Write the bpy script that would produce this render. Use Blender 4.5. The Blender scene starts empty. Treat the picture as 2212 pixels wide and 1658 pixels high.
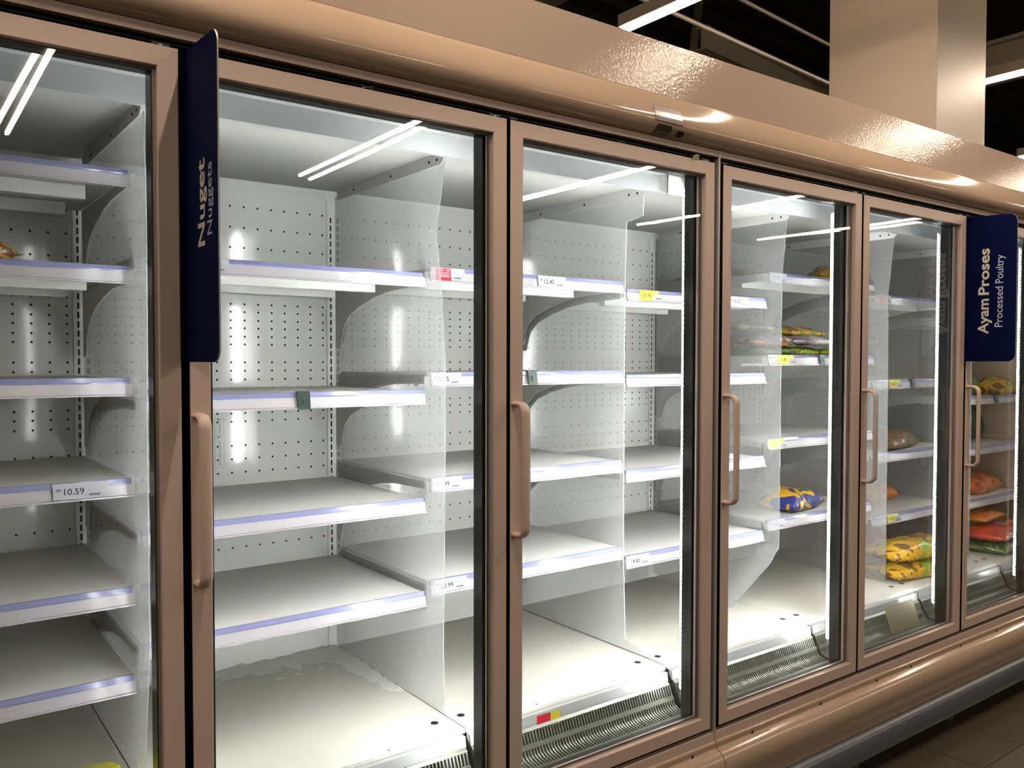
import bpy, bmesh, math, random
from mathutils import Vector, Matrix, noise

random.seed(7)
S = bpy.context.scene
COL = S.collection

# ------------------------------------------------------------------ camera, world, exposure
cam_d = bpy.data.cameras.new('camera')
cam = bpy.data.objects.new('camera', cam_d)
COL.objects.link(cam)
S.camera = cam
cam_d.sensor_fit = 'HORIZONTAL'
cam_d.sensor_width = 36.0
cam_d.lens = 1825.7 / 2212.0 * 36.0
cam_d.clip_start = 0.02
YAW, PIT, ROLL = math.radians(36.6735), math.radians(1.6769), math.radians(0.0789)
_F = Vector((math.sin(YAW) * math.cos(PIT), math.cos(YAW) * math.cos(PIT), -math.sin(PIT)))
_R = Vector((math.cos(YAW), -math.sin(YAW), 0))
_U = _R.cross(_F)
R2 = _R * math.cos(ROLL) + _U * math.sin(ROLL)
U2 = -_R * math.sin(ROLL) + _U * math.cos(ROLL)
m = Matrix(((R2.x, U2.x, -_F.x), (R2.y, U2.y, -_F.y), (R2.z, U2.z, -_F.z)))
cam.rotation_euler = m.to_euler()
cam.location = (0.0, -1.6839, 1.50)

W = bpy.data.worlds.new('world')
S.world = W
W.use_nodes = True
W.node_tree.nodes['Background'].inputs[0].default_value = (0.9, 0.75, 0.6, 1)
W.node_tree.nodes['Background'].inputs[1].default_value = 0.0

S.view_settings.view_transform = 'Standard'
S.view_settings.look = 'None'
S.view_settings.exposure = 0.0
S.view_settings.gamma = 1.0
S.view_settings.use_curve_mapping = False
S.cycles.transparent_max_bounces = 24
S.cycles.max_bounces = 8
S.cycles.diffuse_bounces = 4
S.cycles.use_light_tree = False
S.cycles.glossy_bounces = 4
S.cycles.caustics_reflective = False
S.cycles.caustics_refractive = False
S.cycles.sample_clamp_indirect = 4.0
S.cycles.use_adaptive_sampling = True
S.cycles.adaptive_threshold = 0.03

LAMP = 150.0         # ceiling lamp diffuser strength, segments over the freezers
LAMP_FAR = 75.0      # segments across the aisle, set dimmer so the lower door frames stay darker
LED = {0: 64.0, 1: 390.0, 2: 450.0, 3: 520.0, 4: 140.0, 5: 70.0, 6: 25.0}   # led strips on the mullions
LED_FILL = {0: 85.0, 1: 160.0, 2: 190.0, 3: 110.0, 4: 45.0, 5: 20.0}   # fill strips added on their other side to brighten the bays

# ------------------------------------------------------------------ materials
def mat(name, col, rough=0.5, metal=0.0, spec=0.5, var=0.0, vscale=6.0, bump=0.0, bscale=40.0, coat=0.0, alpha=1.0):
    mt = bpy.data.materials.new(name)
    mt.use_nodes = True
    nt = mt.node_tree
    b = nt.nodes['Principled BSDF']
    b.inputs['Base Color'].default_value = (*col, 1)
    b.inputs['Roughness'].default_value = rough
    b.inputs['Metallic'].default_value = metal
    b.inputs['Specular IOR Level'].default_value = spec
    b.inputs['Coat Weight'].default_value = coat
    b.inputs['Alpha'].default_value = alpha
    tc = nt.nodes.new('ShaderNodeTexCoord')
    if var > 0:
        n = nt.nodes.new('ShaderNodeTexNoise')
        n.inputs['Scale'].default_value = vscale
        n.inputs['Detail'].default_value = 5
        nt.links.new(tc.outputs['Object'], n.inputs['Vector'])
        r = nt.nodes.new('ShaderNodeMix')
        r.data_type = 'RGBA'
        r.inputs[6].default_value = (*[c * (1 - var) for c in col], 1)
        r.inputs[7].default_value = (*[min(1, c * (1 + var)) for c in col], 1)
        nt.links.new(n.outputs['Fac'], r.inputs[0])
        nt.links.new(r.outputs[2], b.inputs['Base Color'])
    if bump > 0:
        n2 = nt.nodes.new('ShaderNodeTexNoise')
        n2.inputs['Scale'].default_value = bscale
        n2.inputs['Detail'].default_value = 3
        nt.links.new(tc.outputs['Object'], n2.inputs['Vector'])
        bp = nt.nodes.new('ShaderNodeBump')
        bp.inputs['Strength'].default_value = bump
        bp.inputs['Distance'].default_value = 0.01
        nt.links.new(n2.outputs['Fac'], bp.inputs['Height'])
        nt.links.new(bp.outputs['Normal'], b.inputs['Normal'])
    return mt


def emit(name, col, st):
    mt = bpy.data.materials.new(name)
    mt.use_nodes = True
    nt = mt.node_tree
    nt.nodes.remove(nt.nodes['Principled BSDF'])
    e = nt.nodes.new('ShaderNodeEmission')
    e.inputs[0].default_value = (*col, 1)
    e.inputs[1].default_value = st
    nt.links.new(e.outputs[0], nt.nodes['Material Output'].inputs[0])
    return mt


def glass(name, tint, ior=1.5, haze=0.0, hazecol=(0.8, 0.85, 0.9), rough=0.0, wav=0.0, wscale=1.2, refl=1.0):
    """thin sheet: fresnel mirror over clear transmission, optional milky haze in the sheet"""
    mt = bpy.data.materials.new(name)
    mt.use_nodes = True
    nt = mt.node_tree
    nt.nodes.remove(nt.nodes['Principled BSDF'])
    out = nt.nodes['Material Output']
    tr = nt.nodes.new('ShaderNodeBsdfTransparent')
    tr.inputs[0].default_value = (*tint, 1)
    gl = nt.nodes.new('ShaderNodeBsdfGlossy')
    gl.inputs['Roughness'].default_value = rough
    gl.inputs['Color'].default_value = (refl, refl, refl, 1)
    ge = nt.nodes.new('ShaderNodeNewGeometry')
    dt = nt.nodes.new('ShaderNodeVectorMath')
    dt.operation = 'DOT_PRODUCT'
    nt.links.new(ge.outputs['Incoming'], dt.inputs[0])
    nt.links.new(ge.outputs['Normal'], dt.inputs[1])
    ab = nt.nodes.new('ShaderNodeMath')
    ab.operation = 'ABSOLUTE'
    nt.links.new(dt.outputs['Value'], ab.inputs[0])
    iv = nt.nodes.new('ShaderNodeMath')
    iv.operation = 'SUBTRACT'
    iv.use_clamp = True
    iv.inputs[0].default_value = 1.0
    nt.links.new(ab.outputs[0], iv.inputs[1])
    pw = nt.nodes.new('ShaderNodeMath')
    pw.operation = 'POWER'
    pw.inputs[1].default_value = 5.0
    nt.links.new(iv.outputs[0], pw.inputs[0])
    f0 = ((ior - 1) / (ior + 1)) ** 2
    fr = nt.nodes.new('ShaderNodeMath')
    fr.operation = 'MULTIPLY_ADD'
    fr.inputs[1].default_value = 1 - f0
    fr.inputs[2].default_value = f0
    nt.links.new(pw.outputs[0], fr.inputs[0])
    mx = nt.nodes.new('ShaderNodeMixShader')
    last = tr
    tc = nt.nodes.new('ShaderNodeTexCoord')
    if haze > 0:
        df = nt.nodes.new('ShaderNodeBsdfDiffuse')
        df.inputs[0].default_value = (*hazecol, 1)
        tl = nt.nodes.new('ShaderNodeBsdfTranslucent')
        tl.inputs[0].default_value = (*hazecol, 1)
        ms = nt.nodes.new('ShaderNodeMixShader')
        ms.inputs[0].default_value = 0.5
        nt.links.new(df.outputs[0], ms.inputs[1])
        nt.links.new(tl.outputs[0], ms.inputs[2])
        mh = nt.nodes.new('ShaderNodeMixShader')
        mh.inputs[0].default_value = haze
        nt.links.new(tr.outputs[0], mh.inputs[1])
        nt.links.new(ms.outputs[0], mh.inputs[2])
        last = mh
    if wav > 0:
        n = nt.nodes.new('ShaderNodeTexNoise')
        n.inputs['Scale'].default_value = wscale
        n.inputs['Detail'].default_value = 0
        nt.links.new(tc.outputs['Object'], n.inputs['Vector'])
        bp = nt.nodes.new('ShaderNodeBump')
        bp.inputs['Strength'].default_value = 1.0
        bp.inputs['Distance'].default_value = wav
        nt.links.new(n.outputs['Fac'], bp.inputs['Height'])
        nt.links.new(bp.outputs['Normal'], gl.inputs['Normal'])
    nt.links.new(fr.outputs[0], mx.inputs[0])
    nt.links.new(last.outputs[0], mx.inputs[1])
    nt.links.new(gl.outputs[0], mx.inputs[2])
    nt.links.new(mx.outputs[0], out.inputs[0])
    return mt


def patches(name, cols, scale=14.0, rough=0.25, seedoff=0.0, bump=0.4):
    """printed plastic film: hard-edged areas of ink"""
    mt = bpy.data.materials.new(name)
    mt.use_nodes = True
    nt = mt.node_tree
    b = nt.nodes['Principled BSDF']
    b.inputs['Roughness'].default_value = rough
    b.inputs['Coat Weight'].default_value = 0.4
    b.inputs['Coat Roughness'].default_value = 0.08
    tc = nt.nodes.new('ShaderNodeTexCoord')
    mp = nt.nodes.new('ShaderNodeMapping')
    mp.inputs['Location'].default_value = (seedoff, seedoff * 1.7, 0)
    n = nt.nodes.new('ShaderNodeTexNoise')
    n.inputs['Scale'].default_value = scale
    n.inputs['Detail'].default_value = 2.0
    n.inputs['Distortion'].default_value = 0.8
    nt.links.new(tc.outputs['Object'], mp.inputs[0])
    nt.links.new(mp.outputs[0], n.inputs['Vector'])
    cr = nt.nodes.new('ShaderNodeValToRGB')
    cr.color_ramp.interpolation = 'CONSTANT'
    k = len(cols)
    el = cr.color_ramp.elements
    while len(el) < k:
        el.new(0.5)
    for i, c in enumerate(cols):
        el[i].position = 0.0 if i == 0 else 0.33 + 0.34 * (i / k)
        el[i].color = (*c, 1)
    nt.links.new(n.outputs['Fac'], cr.inputs[0])
    nt.links.new(cr.outputs[0], b.inputs['Base Color'])
    n2 = nt.nodes.new('ShaderNodeTexNoise')
    n2.inputs['Scale'].default_value = 35
    nt.links.new(tc.outputs['Object'], n2.inputs['Vector'])
    bp = nt.nodes.new('ShaderNodeBump')
    bp.inputs['Strength'].default_value = bump
    bp.inputs['Distance'].default_value = 0.01
    nt.links.new(n2.outputs['Fac'], bp.inputs['Height'])
    nt.links.new(bp.outputs['Normal'], b.inputs['Normal'])
    return mt


M = {}
M['frame'] = mat('champagne_metal', (0.66, 0.52, 0.45), 0.42, 0.0, 0.5, var=0.03, vscale=3)
M['canopy'] = mat('canopy_gloss_paint', (0.46, 0.345, 0.255), 0.08, 0.0, 0.6, var=0.02, vscale=2, bump=0.004, bscale=25)
M['header'] = mat('header_sheet_paint', (0.42, 0.33, 0.27), 0.12, 0.0, 0.22, var=0.03, vscale=2, bump=0.10, bscale=120)
M['bumper'] = mat('bumper_gloss_paint', (0.50, 0.375, 0.28), 0.13, 0.0, 0.5, var=0.04, vscale=4, bump=0.01, bscale=12)
M['kick'] = mat('blue_grey_kick_rail', (0.10, 0.12, 0.14), 0.3, 0.0, 0.5, var=0.1)
M['black'] = mat('black_rubber', (0.006, 0.006, 0.006), 0.45, 0.0, 0.3)
M['black_trim'] = mat('black_mullion', (0.010, 0.014, 0.012), 0.18, 0.0, 0.5)
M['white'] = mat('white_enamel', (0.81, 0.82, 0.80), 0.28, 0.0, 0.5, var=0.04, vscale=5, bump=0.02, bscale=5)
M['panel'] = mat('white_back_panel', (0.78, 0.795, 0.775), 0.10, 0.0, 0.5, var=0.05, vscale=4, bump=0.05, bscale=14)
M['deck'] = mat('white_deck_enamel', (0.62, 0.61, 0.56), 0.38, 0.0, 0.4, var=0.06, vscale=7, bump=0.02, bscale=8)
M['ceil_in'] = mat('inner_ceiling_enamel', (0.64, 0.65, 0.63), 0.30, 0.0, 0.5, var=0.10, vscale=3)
M['steel'] = mat('brushed_steel', (0.66, 0.69, 0.70), 0.28, 0.5, 0.5, var=0.05, vscale=8, bump=0.02, bscale=60)
M['grille'] = mat('grille_enamel', (0.10, 0.107, 0.085), 0.35, 0.2, 0.5, var=0.05)
M['dark'] = mat('dark_hole', (0.008, 0.010, 0.008), 0.8, 0.0, 0.1)
M['rail'] = mat('white_ticket_rail', (0.43, 0.415, 0.44), 0.2, 0.0, 0.5, bump=0.01, bscale=10)
M['lip'] = mat('blue_clear_lip', (0.22, 0.225, 0.40), 0.14, 0.0, 0.6, var=0.06, vscale=9)
M['paper'] = mat('white_paper', (0.37, 0.37, 0.41), 0.45, 0.0, 0.4)
M['yellow_paper'] = mat('yellow_paper', (0.66, 0.58, 0.05), 0.35, 0.0, 0.4)
M['red_paper'] = mat('red_paper', (0.55, 0.02, 0.035), 0.35, 0.0, 0.4)
M['ink'] = mat('black_ink', (0.012, 0.012, 0.03), 0.5, 0.0, 0.3)
M['grey_ink'] = mat('grey_ink', (0.30, 0.30, 0.38), 0.5, 0.0, 0.3)
M['clip'] = mat('dark_green_clip', (0.012, 0.028, 0.026), 0.35)
M['blue'] = mat('navy_sign', (0.0008, 0.0035, 0.036), 0.6, 0.0, 0.06)
M['sign_edge'] = mat('sign_edge', (0.35, 0.36, 0.38), 0.4)
M['cream_ink'] = mat('cream_print', (0.62, 0.58, 0.46), 0.5)
M['lilac_ink'] = mat('pale_print', (0.45, 0.48, 0.62), 0.5)
M['spacer'] = mat('glass_spacer', (0.50, 0.47, 0.44), 0.35, 0.4, 0.5)
M['seal'] = mat('dark_seal', (0.05, 0.05, 0.045), 0.5)
M['strip'] = mat('joint_strip', (0.50, 0.47, 0.44), 0.3, 0.2)
M['glass'] = glass('door_glass', (0.992, 0.992, 0.986), 1.42, wav=0.0016, wscale=1.4)
M['glass2'] = glass('door_glass_inner', (0.992, 0.992, 0.986), 1.42, wav=0.0018, wscale=1.9)
M['acrylic'] = glass('acrylic_sheet', (0.96, 0.965, 0.965), 1.38, haze=0.28, hazecol=(0.84, 0.85, 0.87))
M['acrylic_edge'] = mat('acrylic_edge', (0.22, 0.26, 0.26), 0.3, 0.0, 0.5)
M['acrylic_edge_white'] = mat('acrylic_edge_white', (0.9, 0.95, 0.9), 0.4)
M['frost'] = mat('frost', (0.80, 0.83, 0.78), 0.6, 0.0, 0.4, var=0.06, vscale=30, bump=0.4, bscale=50)
M['plate'] = mat('rating_plate', (0.44, 0.39, 0.38), 0.16, 0.1, 0.5)
M['window'] = mat('smoked_window', (0.045, 0.045, 0.03), 0.15)
M['switch_panel'] = mat('switch_panel', (0.30, 0.25, 0.15), 0.4)
M['card'] = mat('brown_board', (0.20, 0.185, 0.10), 0.6, 0.0, 0.4, var=0.06)
M['tape'] = mat('beige_tape', (0.42, 0.34, 0.26), 0.5)
M['bolt'] = mat('bolt_steel', (0.75, 0.75, 0.72), 0.25, 0.6)
M['hinge'] = mat('dark_hinge', (0.07, 0.08, 0.075), 0.4, 0.3)
M['tile'] = mat('floor_tile', (0.065, 0.054, 0.036), 0.28, 0.0, 0.5, var=0.10, vscale=3, bump=0.01, bscale=10)
M['grout'] = mat('floor_grout', (0.05, 0.04, 0.03), 0.8)
M['column'] = mat('column_paint', (0.20, 0.16, 0.122), 0.5, 0.0, 0.4, var=0.04, vscale=2)
M['wall'] = mat('dim_wall', (0.08, 0.065, 0.04), 0.7, 0.0, 0.3, var=0.08, vscale=1)
M['roof'] = mat('roof_sheet', (0.035, 0.032, 0.022), 0.6, 0.2, 0.3, var=0.2, vscale=1)
M['beam'] = mat('roof_steel', (0.15, 0.13, 0.095), 0.5, 0.1, 0.4, var=0.1)
M['pipe'] = mat('grey_pipe', (0.36, 0.32, 0.26), 0.4, 0.1, 0.4)
M['housing'] = mat('lamp_housing', (0.22, 0.19, 0.15), 0.5, 0.2)
M['lamp'] = emit('lamp_diffuser', (1.0, 0.80, 0.62), LAMP)
M['lamp_far'] = emit('lamp_diffuser_far', (1.0, 0.82, 0.66), LAMP_FAR)
M['led_bead'] = emit('led_bead', (0.985, 1.0, 0.985), 60.0)
M['led_bead'].cycles.emission_sampling = 'NONE'
for k_, v_ in LED.items():
    M['led%d' % k_] = emit('led_light_%d' % k_, (0.985, 1.0, 0.985), v_)

for k_, v_ in LED_FILL.items():
    M['ledr%d' % k_] = emit('led_light_right_%d' % k_, (0.985, 1.0, 0.985), v_)

# ------------------------------------------------------------------ mesh helpers
class MB:
    """gathers geometry in world coordinates; build() links one object"""
    def __init__(self):
        self.v, self.f, self.mi, self.mats = [], [], [], []

    def m(self, name):
        if name not in self.mats:
            self.mats.append(name)
        return self.mats.index(name)

    def add(self, vs, fs, mn):
        o = len(self.v)
        i = self.m(mn)
        self.v += [tuple(v) for v in vs]
        self.f += [tuple(o + a for a in f) for f in fs]
        self.mi += [i] * len(fs)
        return self

    def box(self, x0, x1, y0, y1, z0, z1, mn, bev=0.0):
        if bev > 0:
            b = bmesh.new()
            bmesh.ops.create_cube(b, size=1.0)
            for v in b.verts:
                v.co = Vector(((x0 + x1) / 2 + v.co.x * (x1 - x0), (y0 + y1) / 2 + v.co.y * (y1 - y0), (z0 + z1) / 2 + v.co.z * (z1 - z0)))
            bmesh.ops.bevel(b, geom=list(b.edges), offset=bev, segments=2, affect='EDGES', profile=0.7)
            b.verts.index_update()
            self.add([v.co for v in b.verts], [[v.index for v in f.verts] for f in b.faces], mn)
            b.free()
            return self
        vs = [(x, y, z) for z in (z0, z1) for y in (y0, y1) for x in (x0, x1)]
        fs = [(0, 2, 3, 1), (4, 5, 7, 6), (0, 1, 5, 4), (2, 6, 7, 3), (0, 4, 6, 2), (1, 3, 7, 5)]
        return self.add(vs, fs, mn)

    def extrude_x(self, prof, x0, x1, mn, close=True, n=1):
        """prof: list of (y,z) -> prism along X"""
        k = len(prof)
        vs, fs = [], []
        for i in range(n + 1):
            x = x0 + (x1 - x0) * i / n
            vs += [(x, y, z) for y, z in prof]
        for i in range(n):
            for j in range(k if close else k - 1):
                a, b2 = i * k + j, i * k + (j + 1) % k
                fs.append((a, a + k, b2 + k, b2))
        if close:
            fs.append(tuple(range(k)))
            fs.append(tuple(reversed(range(n * k, n * k + k))))
        return self.add(vs, fs, mn)

    def plate_x(self, poly, x0, x1, mn):
        return self.extrude_x(poly, x0, x1, mn)

    def tube(self, pts, ra, rb, mn, seg=10, up=Vector((1, 0, 0))):
        """elliptical tube; ra along 'up', rb across"""
        k = len(pts)
        vs, fs = [], []
        P = [Vector(p) for p in pts]
        for i, p in enumerate(P):
            d = (P[min(i + 1, k - 1)] - P[max(i - 1, 0)]).normalized()
            s = d.cross(up)
            if s.length < 1e-4:
                s = d.cross(Vector((0, 0, 1)))
            s.normalize()
            u = s.cross(d).normalized()
            for j in range(seg):
                a = 2 * math.pi * j / seg
                vs.append(p + u * ra * math.cos(a) + s * rb * math.sin(a))
        for i in range(k - 1):
            for j in range(seg):
                a, b2 = i * seg + j, i * seg + (j + 1) % seg
                fs.append((a, b2, b2 + seg, a + seg))
        fs.append(tuple(range(seg)))
        fs.append(tuple(reversed(range((k - 1) * seg, k * seg))))
        return self.add(vs, fs, mn)

    def disc(self, c, r, axis, mn, seg=8, h=0.0006):
        c = Vector(c)
        vs, fs = [], []
        for s in (0, 1):
            for j in range(seg):
                a = 2 * math.pi * j / seg
                if axis == 'y':
                    vs.append(c + Vector((r * math.cos(a), -h * s, r * math.sin(a))))
                elif axis == 'x':
                    vs.append(c + Vector((-h * s, r * math.cos(a), r * math.sin(a))))
                else:
                    vs.append(c + Vector((r * math.cos(a), r * math.sin(a), h * s)))
        fs.append(tuple(range(seg, 2 * seg)))
        for j in range(seg):
            fs.append((j, (j + 1) % seg, seg + (j + 1) % seg, seg + j))
        return self.add(vs, fs, mn)

    def build(self, name, parent=None, smooth=False, kind=None, label=None, origin=None):
        wl = world_loc(parent) if parent else Vector((0, 0, 0))
        o0 = Vector(origin) if origin else wl
        me = bpy.data.meshes.new(name)
        me.from_pydata([tuple(Vector(v) - o0) for v in self.v], [], self.f)
        for n in self.mats:
            me.materials.append(M[n])
        me.polygons.foreach_set('material_index', self.mi)
        bm = bmesh.new()
        bm.from_mesh(me)
        bmesh.ops.recalc_face_normals(bm, faces=bm.faces)
        bm.to_mesh(me)
        bm.free()
        if smooth:
            me.polygons.foreach_set('use_smooth', [True] * len(me.polygons))
            me.set_sharp_from_angle(angle=math.radians(40))
        me.update()
        o = bpy.data.objects.new(name, me)
        COL.objects.link(o)
        if parent:
            o.parent = parent
        o.location = o0 - wl
        if kind:
            o['kind'] = kind
        if label:
            o['label'] = label
        return o


_WL = {}
def world_loc(o):
    p = Vector((0, 0, 0))
    while o:
        p += o.location
        o = o.parent
    return p


def thing(name, loc, label, cat, group=None):
    o = bpy.data.objects.new(name, None)
    COL.objects.link(o)
    o.location = loc
    o.empty_display_size = 0.05
    o['label'] = label
    o['category'] = cat
    if group:
        o['group'] = group
    return o


def tag(o, label, cat, group=None):
    o['label'] = label
    o['category'] = cat
    if group:
        o['group'] = group
    return o


def copy_tree(root, loc, label=None):
    r = root.copy()
    COL.objects.link(r)
    r.location = loc
    if label:
        r['label'] = label
    for ch in root.children:
        c = ch.copy()
        COL.objects.link(c)
        c.parent = r
        for g2 in ch.children:
            d = g2.copy()
            COL.objects.link(d)
            d.parent = c
    return r


_TX = {}
def text_geo(body, bold=0.0):
    """flat glyph outlines normalised to height 1 for a capital; returns verts, faces, width"""
    key = (body, bold)
    if key in _TX:
        return _TX[key]
    cu = bpy.data.curves.new('tmp', 'FONT')
    cu.body = body
    cu.size = 1.0
    cu.offset = bold
    cu.resolution_u = 3
    ob = bpy.data.objects.new('tmp', cu)
    COL.objects.link(ob)
    dg = bpy.context.evaluated_depsgraph_get()
    dg.update()
    me = bpy.data.meshes.new_from_object(ob.evaluated_get(dg))
    vs = [v.co.copy() for v in me.vertices]
    fs = [tuple(p.vertices) for p in me.polygons]
    bpy.data.objects.remove(ob)
    bpy.data.curves.remove(cu)
    bpy.data.meshes.remove(me)
    x0 = min(v.x for v in vs)
    x1 = max(v.x for v in vs)
    vs = [(v.x - x0, v.y / 0.73) for v in vs]
    _TX[key] = (vs, fs, (x1 - x0))
    return _TX[key]


def put_text(mb, body, mn, origin, du, dv, width, height, bold=0.0):
    """text from origin along unit du, glyph up along dv; scaled to width and cap height"""
    vs, fs, w = text_geo(body, bold)
    o, du, dv = Vector(origin), Vector(du), Vector(dv)
    mb.add([o + du * (x / w * width) + dv * (y * height) for x, y in vs], fs, mn)


# ------------------------------------------------------------------ key dimensions (metres)
X0, PW = 0.466, 0.78
def g(k):
    return X0 + PW * k
DOORS = [(-0.306, 0.461), (0.477, 1.238), (1.249, 2.012), (2.052, 2.809), (2.821, 3.580), (3.597, 4.352), (4.392, 5.140)]
MC = [-0.314, 0.469, 1.2435, 2.032, 2.815, 3.589, 4.372, 5.15]       # centres of the gaps between doors
ZB, ZT = 0.372, 2.089
BACK = 1.012
SF = 0.3945
DK = 0.505

# ------------------------------------------------------------------ the hall
fl = MB().box(-8, 18, -9, 10, -0.12, -0.004, 'grout').build('floor', kind='structure')
tm = None
nt_ = 0
for i in range(-4, 12):
    for j in range(-9, 3):
        x = 2.889 + 0.328 * i
        y = -0.260 + 0.328 * j
        if tm is None:
            tm = MB().box(x, x + 0.3245, y, y + 0.3245, -0.004, 0.0, 'tile', bev=0.0012).build('tile', fl, origin=(x, y, 0))
            me_t = tm.data
        else:
            o = bpy.data.objects.new('tile', me_t)
            COL.objects.link(o)
            o.parent = fl
            o.location = (x, y, 0)
MB().box(-8, 18, -9, -3.215, -0.004, -0.0005, 'tile').build('floor_field', fl, kind='stuff')
MB().box(-8, 18, 0.395 + 0.328 , 10, -0.004, -0.0005, 'tile').build('floor_field', fl, kind='stuff')
MB().box(-8, 1.570, -3.215, 0.72, -0.004, -0.0005, 'tile').build('floor_field', fl, kind='stuff')
MB().box(6.83, 18, -3.215, 0.72, -0.004, -0.0005, 'tile').build('floor_field', fl, kind='stuff')

MB().box(-8, 18, 9.9, 10.0, 0, 5.6, 'wall').build('wall_back', kind='structure')
MB().box(-8, 18, -9.0, -8.9, 0, 5.6, 'wall').build('wall_front', kind='structure')
MB().box(-8.1, -8, -9, 10, 0, 5.6, 'wall').build('wall_left', kind='structure')
MB().box(18, 18.1, -9, 10, 0, 5.6, 'wall').build('wall_right', kind='structure')
rf = MB()
rp = []
y = -9.0
while y < 10.0:
    rp += [(y, 5.5), (y + 0.20, 5.5), (y + 0.24, 5.58), (y + 0.36, 5.58), (y + 0.40, 5.5)]
    y += 0.40
rf.extrude_x(rp + [(10.0, 5.7), (-9.0, 5.7)], -8, 18, 'roof')
rf.build('ceiling', kind='structure')

# column behind the freezers
cx0, cx1, cy0, cy1 = 4.307, 4.830, 0.50, 1.11
tag(MB().box(cx0, cx1, cy0, cy1, 2.331, 5.49, 'column', bev=0.004).build('column', origin=(cx0, cy0, 2.331)),
    'square beige painted column rising from the freezer tops at upper right', 'column')

# roof steel
def beam(p0, p1, h, wd, label, mn='beam'):
    p0, p1 = Vector(p0), Vector(p1)
    d = (p1 - p0).normalized()
    s = d.cross(Vector((0, 0, 1))).normalized()
    u = s.cross(d).normalized()
    mb = MB()
    def bar(a, b2, w2, h2):
        vs = []
        for p in (a, b2):
            for sx, sz in ((-1, -1), (1, -1), (1, 1), (-1, 1)):
                vs.append(p + s * w2 * sx / 2 + u * h2 * sz / 2)
        mb.add(vs, [(0, 1, 2, 3), (7, 6, 5, 4), (0, 4, 5, 1), (1, 5, 6, 2), (2, 6, 7, 3), (3, 7, 4, 0)], mn)
    bar(p0 + u * h / 2, p1 + u * h / 2, wd, h * 0.10)
    bar(p0 - u * h / 2, p1 - u * h / 2, wd, h * 0.10)
    bar(p0, p1, wd * 0.12, h)
    return tag(mb.build('roof_beam', origin=p0), label, 'beam')

beam((3.55, -6, 3.95), (3.55, 8, 3.95), 0.22, 0.12, 'dim steel beam just above the near ceiling lamp')
beam((7.4, -6, 3.95), (7.4, 8, 3.95), 0.30, 0.14, 'dim steel beam running past the far side of the column')
beam((4.95, 2.6, 3.9), (8.6, 3.1, 3.9), 0.16, 0.10, 'low dim beam meeting the left side of the column')
for i, (a, b2, lab) in enumerate([
        ((5.3, 3.0, 3.9), (5.75, 3.2, 5.4), 'slanted truss brace left of the column, between the two thin pipes'),
        ((9.0, 1.6, 3.7), (11.2, 1.3, 5.4), 'slanted truss brace to the right of the column')]):
    mb = MB()
    mb.tube([a, b2], 0.045, 0.045, 'beam', seg=4)
    tag(mb.build('truss_brace', smooth=False, origin=a), lab, 'brace')
for (yy, zz, lab) in ((1.60, 3.60, 'thin grey pipe under the roof, lower of the two left of the column'),
                      (1.75, 4.00, 'thin grey pipe under the roof, upper of the two left of the column')):
    mb = MB()
    mb.tube([(-2.0, yy - 0.28, zz), (8.0, yy + 0.70, zz)], 0.014, 0.014, 'pipe', seg=8)
    mb.tube([(3.4, yy+.25, zz), (3.4, yy+.25, 5.49)], 0.004, 0.004, 'pipe', seg=5)
    tag(mb.build('ceiling_pipe', smooth=True, origin=(0, yy, zz)), lab, 'pipe')

# linear lamps: rows at right angles to the freezers
LX = [-1.55, 0.78, 3.105, 5.45, 7.72, 10.05]
LH = 3.20
labs = ['long linear ceiling lamp out of the photo to the left',
        'long linear ceiling lamp over the aisle, mirrored in the leftmost door',
        'long bright linear ceiling lamp ending above the header at top centre',
        'linear ceiling lamp seen to the right of the column',
        'linear ceiling lamp mirrored in the fourth door from the left',
        'farthest linear ceiling lamp, mirrored low in the fourth door']
proto = None
for x, lab in zip(LX, labs):
    if proto is None:
        t = thing('linear_lamp', (x, -2.1, LH), lab, 'lamp', 'rows of linear ceiling lamps')
        MB().box(x - 0.035, x + 0.035, -5.76, 1.53, LH + 0.012, LH + 0.075, 'housing', bev=0.004).build('housing', t)
        for ya, yb, ml in ((-5.75, -3.45, 'lamp_far'), (-1.35, 1.52, 'lamp')):
            MB().box(x - 0.0135, x + 0.0135, ya, yb, LH - 0.010, LH + 0.012, ml).build('diffuser', t)
        for yy in (-5.0, -3.0, -1.0, 1.0):
            MB().tube([(x, yy, LH + 0.07), (x, yy, 5.49)], 0.003, 0.003, 'pipe', seg=5).build('suspension_wire', t)
        proto = t
    else:
        copy_tree(proto, (x, -2.1, LH), lab)

# ------------------------------------------------------------------ freezer cabinets
CAN = [(0.004, 2.1285), (-0.012, 2.131), (-0.025, 2.1375), (-0.0335, 2.148), (-0.0375, 2.160), (-0.037, 2.172),
       (-0.033, 2.187), (-0.027, 2.202), (-0.018, 2.220), (-0.008, 2.237), (0.006, 2.250)]
BUM = [(0.004, 0.331), (-0.007, 0.330), (-0.009, 0.322), (-0.006, 0.310), (-0.014, 0.3065), (-0.026, 0.300), (-0.037, 0.288),
       (-0.0435, 0.272), (-0.045, 0.252), (-0.041, 0.228), (-0.033, 0.203), (-0.026, 0.180), (-0.024, 0.160)]
KIK = [(-0.024, 0.158), (-0.040, 0.151), (-0.050, 0.138), (-0.054, 0.115), (-0.053, 0.090), (-0.048, 0.068), (-0.036, 0.056), (-0.02, 0.053)]


def canopy_y(z):
    pts = CAN[3:]
    for (ya, za), (yb, zb) in zip(pts, pts[1:]):
        if za <= z <= zb:
            return ya + (yb - ya) * (z - za) / (zb - za)
    return 0.0


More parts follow.
